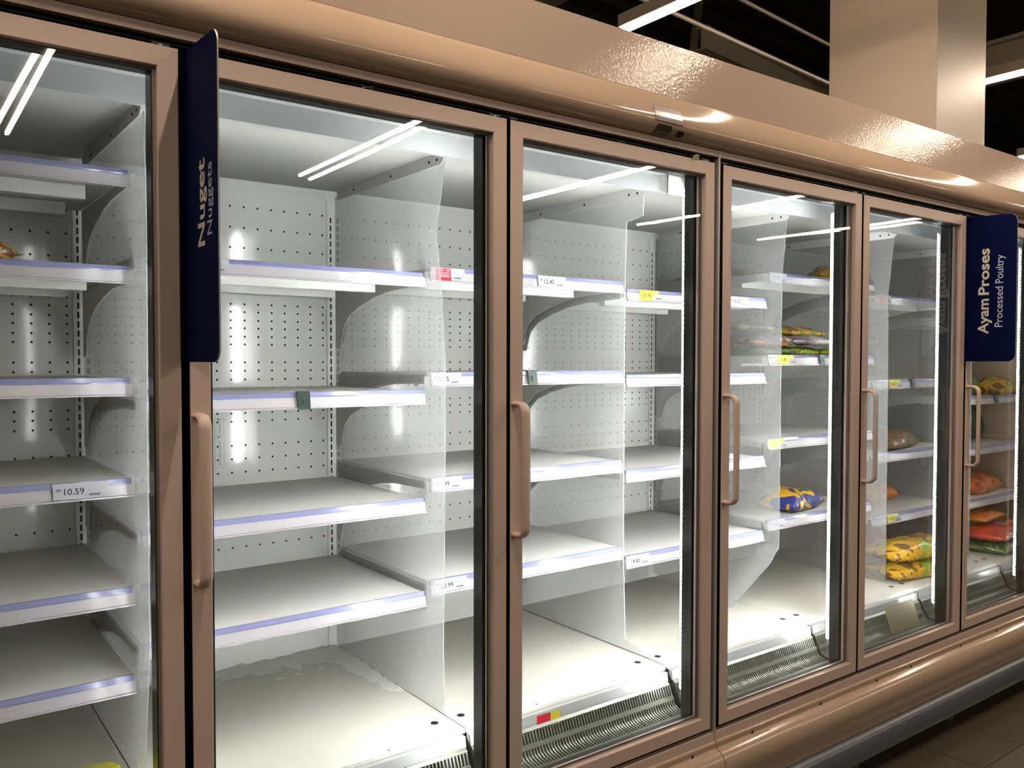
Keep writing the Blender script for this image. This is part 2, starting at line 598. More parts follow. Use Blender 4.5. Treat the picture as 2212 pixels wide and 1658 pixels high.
def smooth_prof(p, it=2):
    for _ in range(it):
        q = [p[0]]
        for a, b2 in zip(p, p[1:]):
            q += [(a[0] * .75 + b2[0] * .25, a[1] * .75 + b2[1] * .25), (a[0] * .25 + b2[0] * .75, a[1] * .25 + b2[1] * .75)]
        q.append(p[-1])
        p = q
    return p


HOLE_Z = [1.985, 1.919, 1.855, 1.79, 1.727, 1.675, 1.650, 1.623, 1.598, 1.571, 1.546, 1.489, 1.462, 1.434, 1.407, 1.352, 1.326,
          1.299, 1.222, 1.179, 1.136, 1.092, 1.010, 0.950, 0.894]


def make_cabinet(ka, kb, label):
    """bays ka..kb-1 (bay k lies between g(k) and g(k+1)); gap centre index = k+1"""
    xa, xb = MC[ka + 1] + 0.001, MC[kb + 1] - 0.001
    t = thing('freezer_cabinet', ((xa + xb) / 2, 0, 0), label, 'freezer', 'upright glass door freezers joined in a row')
    # body shell: back, floor pan, ends
    mb = MB()
    mb.box(xa, xb, BACK + 0.004, BACK + 0.10, 0.10, 2.30, 'white')
    mb.box(xa, xb, 0.02, BACK + 0.10, 0.10, 0.325, 'black')
    mb.box(xa, xb, 0.10, BACK + 0.05, 2.12, 2.2, 'white')
    mb.build('body', t)
    # canopy, header
    cp = smooth_prof(CAN, 1)
    back = [(0.02, 2.250), (0.02, 2.1285)]
    mb = MB()
    mb.extrude_x(cp + back, xa, xb, 'canopy')
    mb.build('canopy', t, smooth=True)
    MB().box(xa, xb, 0.10, BACK + 0.1, 2.30, 2.33, 'canopy').build('top_cover', t)
    # frame trims
    MB().box(xa + .002, xb - .002, 0.0, 0.02, 2.1085, 2.1275, 'frame', bev=0.001).build('trim_rail', t)
    MB().box(xa + .002, xb - .002, 0.0, 0.02, 0.3315, 0.3560, 'frame', bev=0.001).build('trim_rail', t)
    mb = MB()
    mb.box(xa, xb, 0.040, 0.10, 2.060, 2.128, 'black')
    mb.box(xa, xb, 0.021, 0.10, 2.10, 2.128, 'black')
    mb.build('top_seal_bar', t)
    mb = MB()
    mb.box(xa, xb, 0.040, 0.085, 0.326, 0.392, 'black')
    mb.box(xa, xb, 0.021, 0.085, 0.326, 0.352, 'black')
    mb.build('bottom_seal_bar', t)
    # bumper and kick rail
    bp = smooth_prof(BUM, 1)
    MB().extrude_x(bp + [(0.02, 0.160), (0.02, 0.330)], xa + 0.001, xb - 0.001, 'bumper').build('bumper', t, smooth=True)
    mb = MB()
    rnd = random.Random(int(ka * 7 + 3))
    for q in range(7):
        xx = xa + (xb - xa) * (q + 0.5 + rnd.uniform(-.2, .2)) / 7
        mb.box(xx, xx + 0.004, -0.0105, -0.008, 0.310, 0.318, 'dark')
    mb.build('bumper_clip_hole', t, kind='stuff')
    kp = smooth_prof(KIK, 1)
    MB().extrude_x(kp + [(0.02, 0.053), (0.02, 0.158)], xa + 0.001, xb - 0.001, 'kick').build('kick_rail', t, smooth=True)
    mb = MB()
    for q in range(4):
        xx = xa + 0.08 + (xb - xa - 0.2) * q / 3
        for yy in (0.02, 0.9):
            mb2 = MB()
            mb2.box(xx, xx + 0.045, yy, yy + 0.045, 0.0, 0.10, 'beam', bev=0.002)
            mb2.build('foot', t)
    # inner ceiling with lamp box
    mb = MB()
    mb.extrude_x([(0.085, 2.112), (0.085, 2.104), (0.245, 2.098), (0.247, 2.042), (0.262, 2.042), (0.262, 2.071), (0.262, 2.112)], xa, xb, 'steel')
    mb.build('light_box', t)
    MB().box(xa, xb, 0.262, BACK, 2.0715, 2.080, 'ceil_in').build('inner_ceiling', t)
    # mullions: one at every inner gap, plus halves at the joints
    for k in range(ka, kb + 1):
        c = MC[k + 1]
        hw = 0.048 if (k not in (2, 5)) else 0.060
        l, r = c - hw, c + hw
        if k == ka:
            l = c + 0.0012
        if k == kb:
            r = c - 0.0012
        mu = MB().box(l, r, 0.046, 0.084, 0.392, 2.060, 'black_trim', bev=0.001).build('mullion', t)
        if k in LED_FILL and r > c + 0.02:  # added fill strip, lights the bay to the right of the mullion
            st = MB().box(r - 0.033, r - 0.0177, 0.0945, 0.1046, 0.45, 2.035, 'white').build('led_channel', t)
            MB().add([(r - 0.0216, 0.1094, 0.47), (r - 0.0172, 0.1050, 0.47), (r - 0.0172, 0.1050, 2.03), (r - 0.0216, 0.1094, 2.03)],
                     [(0, 1, 2, 3)], 'ledr%d' % k).build('led_strip', st)
        if k in LED and l < c - 0.02:
            st = MB().box(l + 0.0177, l + 0.033, 0.0945, 0.1046, 0.45, 2.035, 'white').build('led_channel', t)
            mb = MB()
            z = 0.470
            while z < 2.02:
                mb.add([(l + 0.0165, 0.0992, z), (l + 0.0165, 0.1035, z), (l + 0.0165, 0.1035, z + 0.0065), (l + 0.0165, 0.0992, z + 0.0065),
                        (l + 0.0176, 0.0987, z - .0005), (l + 0.0176, 0.1040, z - .0005), (l + 0.0176, 0.1040, z + 0.0070), (l + 0.0176, 0.0987, z + 0.0070)],
                       [(0, 1, 2, 3)], 'led_bead')
                z += 0.0150
            mb.add([(l + 0.0172, 0.1050, 0.47), (l + 0.0216, 0.1094, 0.47), (l + 0.0216, 0.1094, 2.03), (l + 0.0172, 0.1050, 2.03)], [(0, 1, 2, 3)], 'led%d' % k)
            mb.build('led_row', st, kind='stuff')
    # bays
    for k in range(ka, kb):
        a, b2 = g(k), g(k + 1)
        a = max(a, xa)
        b2 = min(b2, xb)
        bp_ = MB().box(g(k) + 0.030, g(k + 1) - 0.028, BACK, BACK + 0.003, DK + 0.01, 2.060, 'panel').build('back_panel', t)
        mb = MB()
        for z in HOLE_Z:
            for q in range(16):
                x = g(k + 1) - 0.042 - 0.0447 * q
                mb.disc((x, BACK, z), 0.0034, 'y', 'dark', seg=8, h=0.0004)
        mb.build('perforation', bp_, kind='stuff')
        ups = [k, k + 1] if k == ka else [k + 1]
        for kk in ups:
            up = MB().box(max(xa, g(kk) - 0.026), min(xb, g(kk) + 0.028), BACK - 0.001, BACK + 0.003, DK + 0.01, 2.04, 'white', bev=0.0008).build('upright', t)
            mb = MB()
            for sx in (-0.0125, 0.0145):
                if not xa < g(kk) + sx < xb:
                    continue
                z = 0.815
                while z < 1.985:
                    mb.box(g(kk) + sx - 0.0025, g(kk) + sx + 0.0025, BACK - 0.0016, BACK - 0.0012, z, z + 0.018, 'dark')
                    z += 0.0267
            mb.build('slot', up, kind='stuff')
        # deck
        a3, b3 = a + 0.002, b2 - 0.002
        dk = MB()
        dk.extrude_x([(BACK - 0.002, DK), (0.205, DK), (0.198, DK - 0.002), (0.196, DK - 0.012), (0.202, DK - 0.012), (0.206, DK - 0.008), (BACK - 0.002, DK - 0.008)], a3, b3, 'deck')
        for xx in ((b3 - 0.048), (a3 + 0.034)):
            dk.disc((xx, 0.275, DK), 0.011, 'z', 'dark', seg=16, h=0.0005)
        for xx in (0.25, 0.55):
            dk.disc((a3 + xx, 0.206, DK), 0.003, 'z', 'dark', seg=8, h=0.0005)
        dk.build('deck_plate', t)
        MB().extrude_x([(0.196, DK - 0.013), (0.180, DK - 0.013), (0.176, 0.464), (0.180, 0.462), (0.196, 0.480)], a + 0.003, b2 - 0.012, 'steel').build('steel_apron', t)
        # air grille with real slots: bars over a dark recess
        mb = MB()
        xl, xr = a + 0.004, b2 - 0.013
        mb.extrude_x([(0.178, 0.4635), (0.1665, 0.4555), (0.171, 0.4535), (0.181, 0.4615)], xl, xr, 'grille')
        mb.extrude_x([(0.1535, 0.426), (0.148, 0.4145), (0.153, 0.413), (0.158, 0.4245)], xl, xr, 'grille')
        mb.extrude_x([(0.100, 0.3895), (0.085, 0.3865), (0.085, 0.380), (0.102, 0.384)], xl, xr, 'grille')
        x = xl
        while x < xr - 0.004:
            mb.extrude_x([(0.1665, 0.4565), (0.1530, 0.4245), (0.1565, 0.4235), (0.170, 0.4550)], x, x + 0.0042, 'grille')
            mb.extrude_x([(0.1485, 0.4155), (0.1400, 0.4000), (0.128, 0.3935), (0.099, 0.3885), (0.099, 0.3850), (0.130, 0.3895), (0.1435, 0.3965), (0.152, 0.4135)], x, x + 0.0042, 'grille')
            x += 0.0105
        mb.build('air_grille', t)
        MB().extrude_x([(0.190, 0.470), (0.172, 0.440), (0.160, 0.405), (0.130, 0.370), (0.085, 0.366), (0.085, 0.355), (0.22, 0.355), (0.22, 0.470)], xl, xr, 'dark').build('grille_recess', t)
    if ka == -1:
        MB().box(xa - 0.05, xa - 0.001, -0.0, BACK + 0.1, 0.10, 2.30, 'canopy', bev=0.004).build('end_panel', t)
    if kb == 6:
        MB().box(xb + 0.001, xb + 0.05, -0.0, BACK + 0.1, 0.10, 2.30, 'canopy', bev=0.004).build('end_panel', t)
    # doors
    for k in range(ka, kb):
        make_door(t, k + 1)
    return t


def make_door(cab, di):
    x0, x1 = DOORS[di]
    fw = 0.0395
    # door is a part of the cabinet: the glass unit is its own mesh, the rest its sub-parts
    d = MB().box(x0 + 0.006, x1 - 0.006, 0.036, 0.044, ZB + 0.006, ZB + 0.030, 'black').box(x0 + 0.006, x1 - 0.006, 0.036, 0.044, ZT - 0.030, ZT - 0.006, 'black') \
        .box(x0 + 0.006, x0 + 0.032, 0.036, 0.044, ZB + 0.030, ZT - 0.030, 'black').box(x1 - 0.032, x1 - 0.006, 0.036, 0.044, ZB + 0.030, ZT - 0.030, 'black') \
        .build('door', cab)
    def bar(p):   # mitred bar from outer/inner quad in XZ, with eased front edge
        vs, fs = [], []
        e = 0.0016
        cx = sum(q[0] for q in p) / 4
        cz = sum(q[1] for q in p) / 4
        ins = []
        for (x, z) in p:
            ins.append((x, z))
        for y in (0.036, e):
            vs += [(x, y, z) for x, z in p]
        n = len(p)
        xm_, zm_ = (x0 + x1) / 2, (ZB + ZT) / 2
        f = []
        for (x, z) in p:
            outer = abs(x - xm_) > (x1 - x0) / 2 - 0.001 and abs(z - zm_) > (ZT - ZB) / 2 - 0.001
            sx = (1 if x < xm_ else -1) * (1 if outer else -1)
            sz = (1 if z < zm_ else -1) * (1 if outer else -1)
            f.append((x + sx * e, 0.0, z + sz * e))
        vs += f
        side = []
        for a in (0, 4):
            for i in range(4):
                j = (i + 1) % 4
                fc = (a + i, a + j, a + 4 + j, a + 4 + i)
                on_edge = lambda q: abs(abs(q[0] - xm_) - (x1 - x0) / 2) < 0.0012 or abs(abs(q[1] - zm_) - (ZT - ZB) / 2) < 0.0012
                if a == 0 and on_edge(p[i]) and on_edge(p[j]):
                    side.append(fc)
                else:
                    fs.append(fc)
        fs.append((3, 2, 1, 0))
        fs.append((8, 9, 10, 11))
        mb_ = MB().add(vs, fs, 'frame')
        o_ = len(mb_.v)
        mb_.f += side
        mb_.mi += [mb_.m('black')] * len(side)
        mb_.build('frame_bar', d)
    gp = 0.00025
    bar([(x0 + gp, ZT), (x1 - gp, ZT), (x1 - fw - gp, ZT - fw), (x0 + fw + gp, ZT - fw)])
    bar([(x0 + gp, ZB), (x1 - gp, ZB), (x1 - fw - gp, ZB + fw), (x0 + fw + gp, ZB + fw)])
    bar([(x0, ZB + gp), (x0 + fw, ZB + fw), (x0 + fw, ZT - fw), (x0, ZT - gp)])
    bar([(x1, ZB + gp), (x1 - fw, ZB + fw), (x1 - fw, ZT - fw), (x1, ZT - gp)])
    gx0, gx1, gz0, gz1 = x0 + fw - 0.004, x1 - fw + 0.004, ZB + fw - 0.005, ZT - fw + 0.005
    MB().box(gx0, gx1, 0.0118, 0.0135, gz0, gz1, 'glass').build('glass_pane', d)
    sg = (1, -1, 1, 1, -1, 1, -1)[di]
    pv = []
    for yb_ in (0.0262, 0.0275):
        for (px_, pz_) in ((gx0 + .001, gz0 + .001), (gx1 - .001, gz0 + .001), (gx1 - .001, gz1 - .001), (gx0 + .001, gz1 - .001)):
            uu = (px_ - gx0) / (gx1 - gx0) - 0.5
            vv = (pz_ - gz0) / (gz1 - gz0) - 0.5
            pv.append((px_, yb_ + 0.0048 * uu * sg + 0.0040 * vv, pz_))
    MB().add(pv, [(3, 2, 1, 0), (4, 5, 6, 7), (0, 1, 5, 4), (1, 2, 6, 5), (2, 3, 7, 6), (3, 0, 4, 7)], 'glass2').build('glass_pane', d)
    # spacer bars and dark seal between the two panes
    mb = MB()
    def ring(i0, i1, y0, y1, mn):
        a0, a1, c0, c1 = gx0 + i0, gx1 - i0, gz0 + i0, gz1 - i0
        b0, b1, d0, d1 = gx0 + i1, gx1 - i1, gz0 + i1, gz1 - i1
        mb.box(a0, a1, y0, y1, d1, c1, mn)
        mb.box(a0, a1, y0, y1, c0, d0, mn)
        mb.box(a0, b0, y0, y1, d0, d1, mn)
        mb.box(b1, a1, y0, y1, d0, d1, mn)
    ring(0.0, 0.0035, 0.0138, 0.0262, 'seal')
    ring(0.0037, 0.0085, 0.0150, 0.0165, 'spacer')
    ring(0.0090, 0.0120, 0.0150, 0.0165, 'seal')
    ring(0.0037, 0.0085, 0.0240, 0.0255, 'spacer')
    mb.build('glass_spacer', d)
    # handle
    hx = x0 + 0.0145
    pts = []
    za, zb, yo = 1.062, 1.389, -0.046
    R = 0.024
    pts.append((hx, 0.001, zb))
    pts.append((hx, yo + R, zb))
    for q in range(1, 8):
        a = math.pi / 2 * q / 8
        pts.append((hx, yo + R - R * math.sin(a), zb - R + R * math.cos(a)))
    pts.append((hx, yo, zb - R))
    pts.append((hx, yo, (za + zb) / 2))
    pts.append((hx, yo, za + R))
    for q in range(1, 8):
        a = math.pi / 2 * q / 8
        pts.append((hx, yo + R - R * math.cos(a), za + R - R * math.sin(a)))
    pts.append((hx, yo + R, za))
    pts.append((hx, 0.001, za))
    MB().tube(pts, 0.0125, 0.0065, 'frame', seg=14).build('handle', d, smooth=True)
    # caution sticker on the glass
    mb = MB()
    lx0, lx1, lz0, lz1 = x0 + 0.049, x0 + 0.0675, 1.283, 1.382
    yy = 0.0096
    t_ = 0.0006
    for (p0, p1, q0, q1) in ((lx0, lx1, lz1 - t_, lz1), (lx0, lx1, lz0, lz0 + t_), (lx0, lx0 + t_, lz0, lz1), (lx1 - t_, lx1, lz0, lz1), (lx0, lx1, 1.3495, 1.3500)):
        mb.box(p0, p1, yy - 0.0002, yy, q0, q1, 'grey_ink')
    put_text(mb, 'CAUTION', 'ink', (lx0 + 0.0085, yy - .0003, 1.3735), (0, 0, -1), (1, 0, 0), 0.021, 0.0036)
    put_text(mb, 'CAUTION', 'ink', (lx0 + 0.0085, yy - .0003, 1.3370), (0, 0, -1), (1, 0, 0), 0.022, 0.0034)
    put_text(mb, 'BANDMION', 'ink', (lx0 + 0.0085, yy - .0003, 1.3110), (0, 0, -1), (1, 0, 0), 0.0235, 0.0034)
    for zc in (1.3765, 1.3420):
        mb.add([(lx0 + .006, yy - .0003, zc), (lx0 + .006, yy - .0003, zc + .005), (lx0 + .0125, yy - .0003, zc + .0025),
                (lx0 + .0072, yy - .0004, zc + .0011), (lx0 + .0072, yy - .0004, zc + .0039), (lx0 + .0108, yy - .0004, zc + .0025)],
               [(0, 1, 4, 3), (1, 2, 5, 4), (2, 0, 3, 5)], 'ink')
    mb.build('caution_sticker', d)
    # hinges and the opening stay in the gap above the door
    mb = MB()
    mb.box(x1 - 0.045, x1 - 0.012, 0.012, 0.03, ZT + 0.004, ZT + 0.0095, 'hinge')
    mb.disc((x1 - 0.030, 0.012, ZT + 0.003), 0.0035, 'y', 'bolt', seg=10, h=0.004)
    mb.build('top_hinge', d)
    MB().box(x0 + 0.006, x0 + 0.030, 0.012, 0.03, ZT + 0.006, ZT + 0.0115, 'hinge').build('top_catch', d)
    mb = MB()
    xm = (x0 + x1) / 2 + 0.01
    for s1 in (-1, 1):
        mb.tube([(xm - 0.014, 0.014, ZT + 0.009 + 0.003 * s1), (xm, 0.013, ZT + 0.009), (xm + 0.014, 0.014, ZT + 0.009 + 0.004 * s1)], 0.0008, 0.0008, 'bolt', seg=5)
    mb.tube([(xm + 0.02, 0.018, ZT + 0.006), (x1 - 0.1, 0.02, ZT + 0.004)], 0.002, 0.002, 'hinge', seg=6)
    mb.build('door_stay', d)
    MB().box(x0 - 0.001, x0 + 0.012, 0.002, 0.03, ZB - 0.006, ZB + 0.018, 'black', bev=0.001).build('bottom_hinge', d)


cab1 = make_cabinet(-1, 2, 'left freezer cabinet with the first three glass doors and no blue-lit gap')
cab1['label'] = 'left three-door freezer cabinet, up to the pale vertical joint strip'
cab2 = make_cabinet(2, 5, 'three-door freezer cabinet right of the pale vertical joint strip')
cab3 = make_cabinet(5, 6, 'farthest freezer cabinet, cut off by the right edge of the photo')

# joint strips
for kk, cb in ((3, cab2),):
    MB().box(MC[kk] - 0.0035, MC[kk] + 0.0035, -0.001, 0.030, 0.3315, 2.1275, 'strip', bev=0.0008).build('joint_strip', cb, label='pale vertical strip covering the joint')

tag(MB().extrude_x([(0.0075, 2.2515), (0.0245, 2.4095), (0.0320, 2.4125), (0.0420, 2.4085), (0.0220, 2.2515)], MC[0], MC[7], 'header').build('header_panel', origin=(2.4, 0.01, 2.25)),
    'long glossy beige header sheet leaning back above the rounded canopy', 'header')

# rating plate and switch panel on the left canopy
mb = MB()
xa_, xb_ = 1.718, 1.828
N = 10
vs, fs = [], []
za_, zb_ = 2.1600, 2.2060
for i in range(N + 1):
    z = za_ + (zb_ - za_) * i / N
    yv = canopy_y(z) - 0.0013
    vs += [(xa_, yv, z), (xb_, yv, z)]
for i in range(N):
    fs.append((2 * i, 2 * i + 1, 2 * i + 3, 2 * i + 2))
mb.add(vs, fs, 'plate')
rnd = random.Random(3)
def cline(xl, xr, z, h, mn):
    ya, yb = canopy_y(z) - 0.0018, canopy_y(z + h) - 0.0018
    mb.add([(xl, ya, z), (xr, ya, z), (xr, yb, z + h), (xl, yb, z + h)], [(0, 1, 2, 3)], mn)
cline(xa_, xb_, za_, 0.0006, 'ink'); cline(xa_, xb_, zb_ - .0006, 0.0006, 'ink')
for z in [2.162 + 0.0033 * q for q in range(13)]:
    x = xa_ + (0.020 if z < 2.172 else 0.006)
    while x < xb_ - 0.02:
        l = rnd.uniform(0.008, 0.026)
        cline(x, min(x + l, xb_ - 0.005), z, 0.0007, 'grey_ink')
        x += l + rnd.uniform(0.003, 0.008)
for i in range(N):
    z = za_ + (zb_ - za_) * i / N
    h = (zb_ - za_) / N
    cline(xa_, xa_ + .0008, z, h, 'ink'); cline(xb_ - .0008, xb_, z, h, 'ink')
cline(xa_ + .008, xa_ + .0095, 2.1640, .006, 'ink'); cline(xa_ + .006, xa_ + .0115, 2.1640, .0012, 'ink'); cline(xa_ + .0062, xa_ + .0112, 2.1690, .0012, 'ink')
mb.build('rating_plate', cab1, label='small printed metal rating plate on the canopy')
# on the slanted underside: coordinates along (y,z) from (-0.002,2.1295) to (-0.034,2.149)
def under(u, off=0.0):
    pts = CAN[:5]
    L = u * (len(pts) - 1)
    i = min(int(L), len(pts) - 2)
    f = L - i
    y = pts[i][0] + (pts[i + 1][0] - pts[i][0]) * f
    z = pts[i][1] + (pts[i + 1][1] - pts[i][1]) * f
    return (y - off * 0.6, z - off * 0.8)
def upatch(xl0, xr0, xl1, xr1, u0, u1, off, mn):
    vs, fs = [], []
    n = 6
    for i in range(n + 1):
        u = u0 + (u1 - u0) * i / n
        y, z = under(u, off)
        f = i / n
        r_ = 0.004 * (1 if i in (0, n) else 0.35 if i in (1, n - 1) else 0)
        vs += [(xl0 + (xl1 - xl0) * f + r_, y, z), (xr0 + (xr1 - xr0) * f - r_, y, z)]
    for i in range(n):
        fs.append((2 * i, 2 * i + 1, 2 * i + 3, 2 * i + 2))
    return vs, fs, mn
MB().add(*upatch(1.728, 1.790, 1.728, 1.790, 0.20, 0.86, 0.0012, 'window')).build('thermometer_window', cab1, label='smoked oval window under the canopy')
mb = MB().add(*upatch(1.795, 1.872, 1.795, 1.872, 0.18, 0.84, 0.0010, 'switch_panel'))
mb.add(*upatch(1.812, 1.840, 1.812, 1.840, 0.34, 0.72, 0.0026, 'black'))
mb.build('light_switch', cab1, label='black rocker switch on a dull brass plate')
# loose tape on the third door's top corner
mb = MB()
mb.add([(1.905, -0.002, 2.080), (1.912, -0.004, 2.097), (1.925, -0.006, 2.102), (1.938, -0.003, 2.101), (1.939, -0.001, 2.088), (1.92, -0.001, 2.085)],
       [(0, 1, 5), (1, 2, 5), (2, 3, 4, 5)], 'tape')
mb.build('tape_scrap', cab1, label='scrap of beige tape above the third door')

# ------------------------------------------------------------------ acrylic dividers
def divider(k, prof, label, edge='acrylic_edge', bend=None):
    """prof: front edge [(z, y)] from bottom to top"""
    x = g(k)
    t = thing('divider_panel', (x, 0.65, DK), label, 'divider', 'clear acrylic dividers between the bays')
    yb = BACK - 0.012
    vs, fs = [], []
    th = 0.0010
    n = len(prof)
    def bx(z):
        if bend and z < bend[0]:
            return bend[1] * ((bend[0] - z) / (bend[0] - prof[0][0]))
        return 0.0
    for z, y in prof:
        vs += [(x - th + bx(z), y, z), (x - th, yb, z), (x + th + bx(z), y, z), (x + th, yb, z)]
    mb = MB()
    fa, fe = [], []
    for i in range(n - 1):
        a, b2 = 4 * i, 4 * i + 4
        fa += [(a, a + 1, b2 + 1, b2), (a + 2, b2 + 2, b2 + 3, a + 3)]
        fe += [(a, b2, b2 + 2, a + 2)]
    fa += [(1, 3, 4 * n - 1, 4 * n - 3)]
    mb.add(vs, fa, 'acrylic')
    mb.build('sheet', t)
    MB().add(vs, fe, edge).build('front_edge', t)
    # rail under the inner ceiling
    mb = MB()
    mb.extrude_x([(0.30, 2.071), (0.30, 2.046), (0.315, 2.036), (0.975, 2.036), (0.975, 2.071)], x - 0.004, x - 0.0022, 'white')
    for yy in (0.335, 0.375, 0.60, 0.85):
        mb.disc((x - 0.004, yy, 2.052), 0.004, 'x', 'dark', seg=8, h=0.001)
    mb.build('top_rail', t)
    return t

divider(0, [(DK + .004, .35), (0.60, .335), (0.86, .285), (1.37, .288), (1.776, .272), (2.04, .29)], 'clear frosted divider behind the right edge of the leftmost door')
divider(1, [(DK + .004, .302), (0.687, .309), (1.10, .30), (1.488, .297), (1.70, .318), (1.871, .343), (1.95, .32), (2.05, .298)],
        'clear divider between the second and third freezer bays from the left')
divider(2, [(DK + .004, .298), (0.53, .302), (0.545, .385), (0.827, .396), (1.462, .396), (1.80, .394), (1.963, .388), (1.975, .31), (2.045, .309)],
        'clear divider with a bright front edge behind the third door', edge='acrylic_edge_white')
divider(3, [(DK + .02, .44), (0.60, .40), (0.70, .345), (0.765, .33), (1.40, .33), (1.80, .33), (2.04, .31)],
        'clear divider with its lower corner bent out, behind the fourth door', bend=(0.765, -0.15))
divider(4, [(DK + .004, .33), (1.2, .33), (1.8, .335), (2.04, .31)], 'clear divider behind the fifth door from the left')
divider(5, [(DK + .004, .33), (1.2, .33), (1.8, .335), (2.04, .31)], 'clear divider behind the farthest door handle')

# ------------------------------------------------------------------ shelves
BRK = [(.990, .030), (.425, .030), (.425, .008), (.60, .004), (.70, -.008), (.80, -.030), (.88, -.058), (.925, -.092), (.945, -.135), (.952, -.165), (.990, -.165)]
def make_shelf(t):
    x, y, z = t.location
    a, b2 = x, x + PW
    l, r = a + 0.0125, b2 - 0.0050
    # board with turned-down front
    mb = MB()
    mb.extrude_x([(0.992, z + .038), (0.412, z + .038), (0.404, z + .036), (0.402, z + .006), (0.406, z + .006), (0.412, z + .030), (0.992, z + .030)], l + .002, r - .002, 'white')
    mb.build('shelf_board', t)
    for yy in (0.585, 0.862):
        MB().box(l + 0.07, r - 0.06, yy, yy + 0.030, z - 0.004, z + 0.0295, 'white', bev=0.001).build('cross_beam', t)
    for s, lab in ((l - 0.004, 0), (r + 0.0005, 1)):
        mb = MB()
        mb.extrude_x([(yy, z + zz) for yy, zz in BRK], s, s + 0.002, 'white')
        for yy in (0.455, 0.93):
            mb.disc((s, yy, z + .019), 0.004, 'x', 'paper', seg=10, h=0.0004)
        mb.build('shelf_bracket', t)
    rl = MB()
    rl.extrude_x([(0.3995, z + .0285), (0.3950, z + .0050), (0.3900, z + .0035), (0.3895, z + .0005), (0.4000, z + .0005), (0.4015, z + .0285)], l, r, 'rail')
    rail = rl.build('price_rail', t)
    mb = MB()
    mb.extrude_x([(0.3990, z + .0290), (0.3985, z + .0325), (0.4035, z + .0420), (0.4080, z + .0425), (0.4060, z + .0345), (0.4025, z + .0290)], l + .001, r - .004, 'lip')
    mb.build('rail_lip', rail)
    return t

SH = {-1: [1.890, 1.670, 1.414, 1.183, 0.930, 0.724], 0: [1.703, 1.371, 1.061, 0.791], 1: [1.722, 1.420, 1.116, 0.818],
      2: [1.699, 1.405, 1.077, 0.780], 3: [1.804, 1.477, 1.141, 0.816], 4: [1.752, 1.366, 1.030, 0.741], 5: [1.68, 1.268, 1.005, 0.730]}
ORD = ['top', 'second', 'third', 'fourth', 'fifth', 'lowest']
BAYN = {-1: 'first freezer bay, at the left edge', 0: 'second freezer bay from the left', 1: 'third freezer bay from the left',
        2: 'fourth freezer bay from the left', 3: 'fifth freezer bay from the left', 4: 'sixth freezer bay from the left', 5: 'farthest freezer bay, at the right edge'}
sp = None
SHELF = {}
for k in sorted(SH):
    for i, z in enumerate(SH[k]):
        nm = ORD[i] if i < len(SH[k]) - 1 else 'lowest'
        lab = ('white steel shelf, %s in the %s' % (nm, BAYN[k]))
        if sp is None:
            sp = thing('freezer_shelf', (g(k), 0, z), lab, 'shelf', 'white shelves inside the freezers')
            SHELF[(k, i)] = make_shelf(sp)
        else:
            SHELF[(k, i)] = copy_tree(sp, (g(k), 0, z), lab)

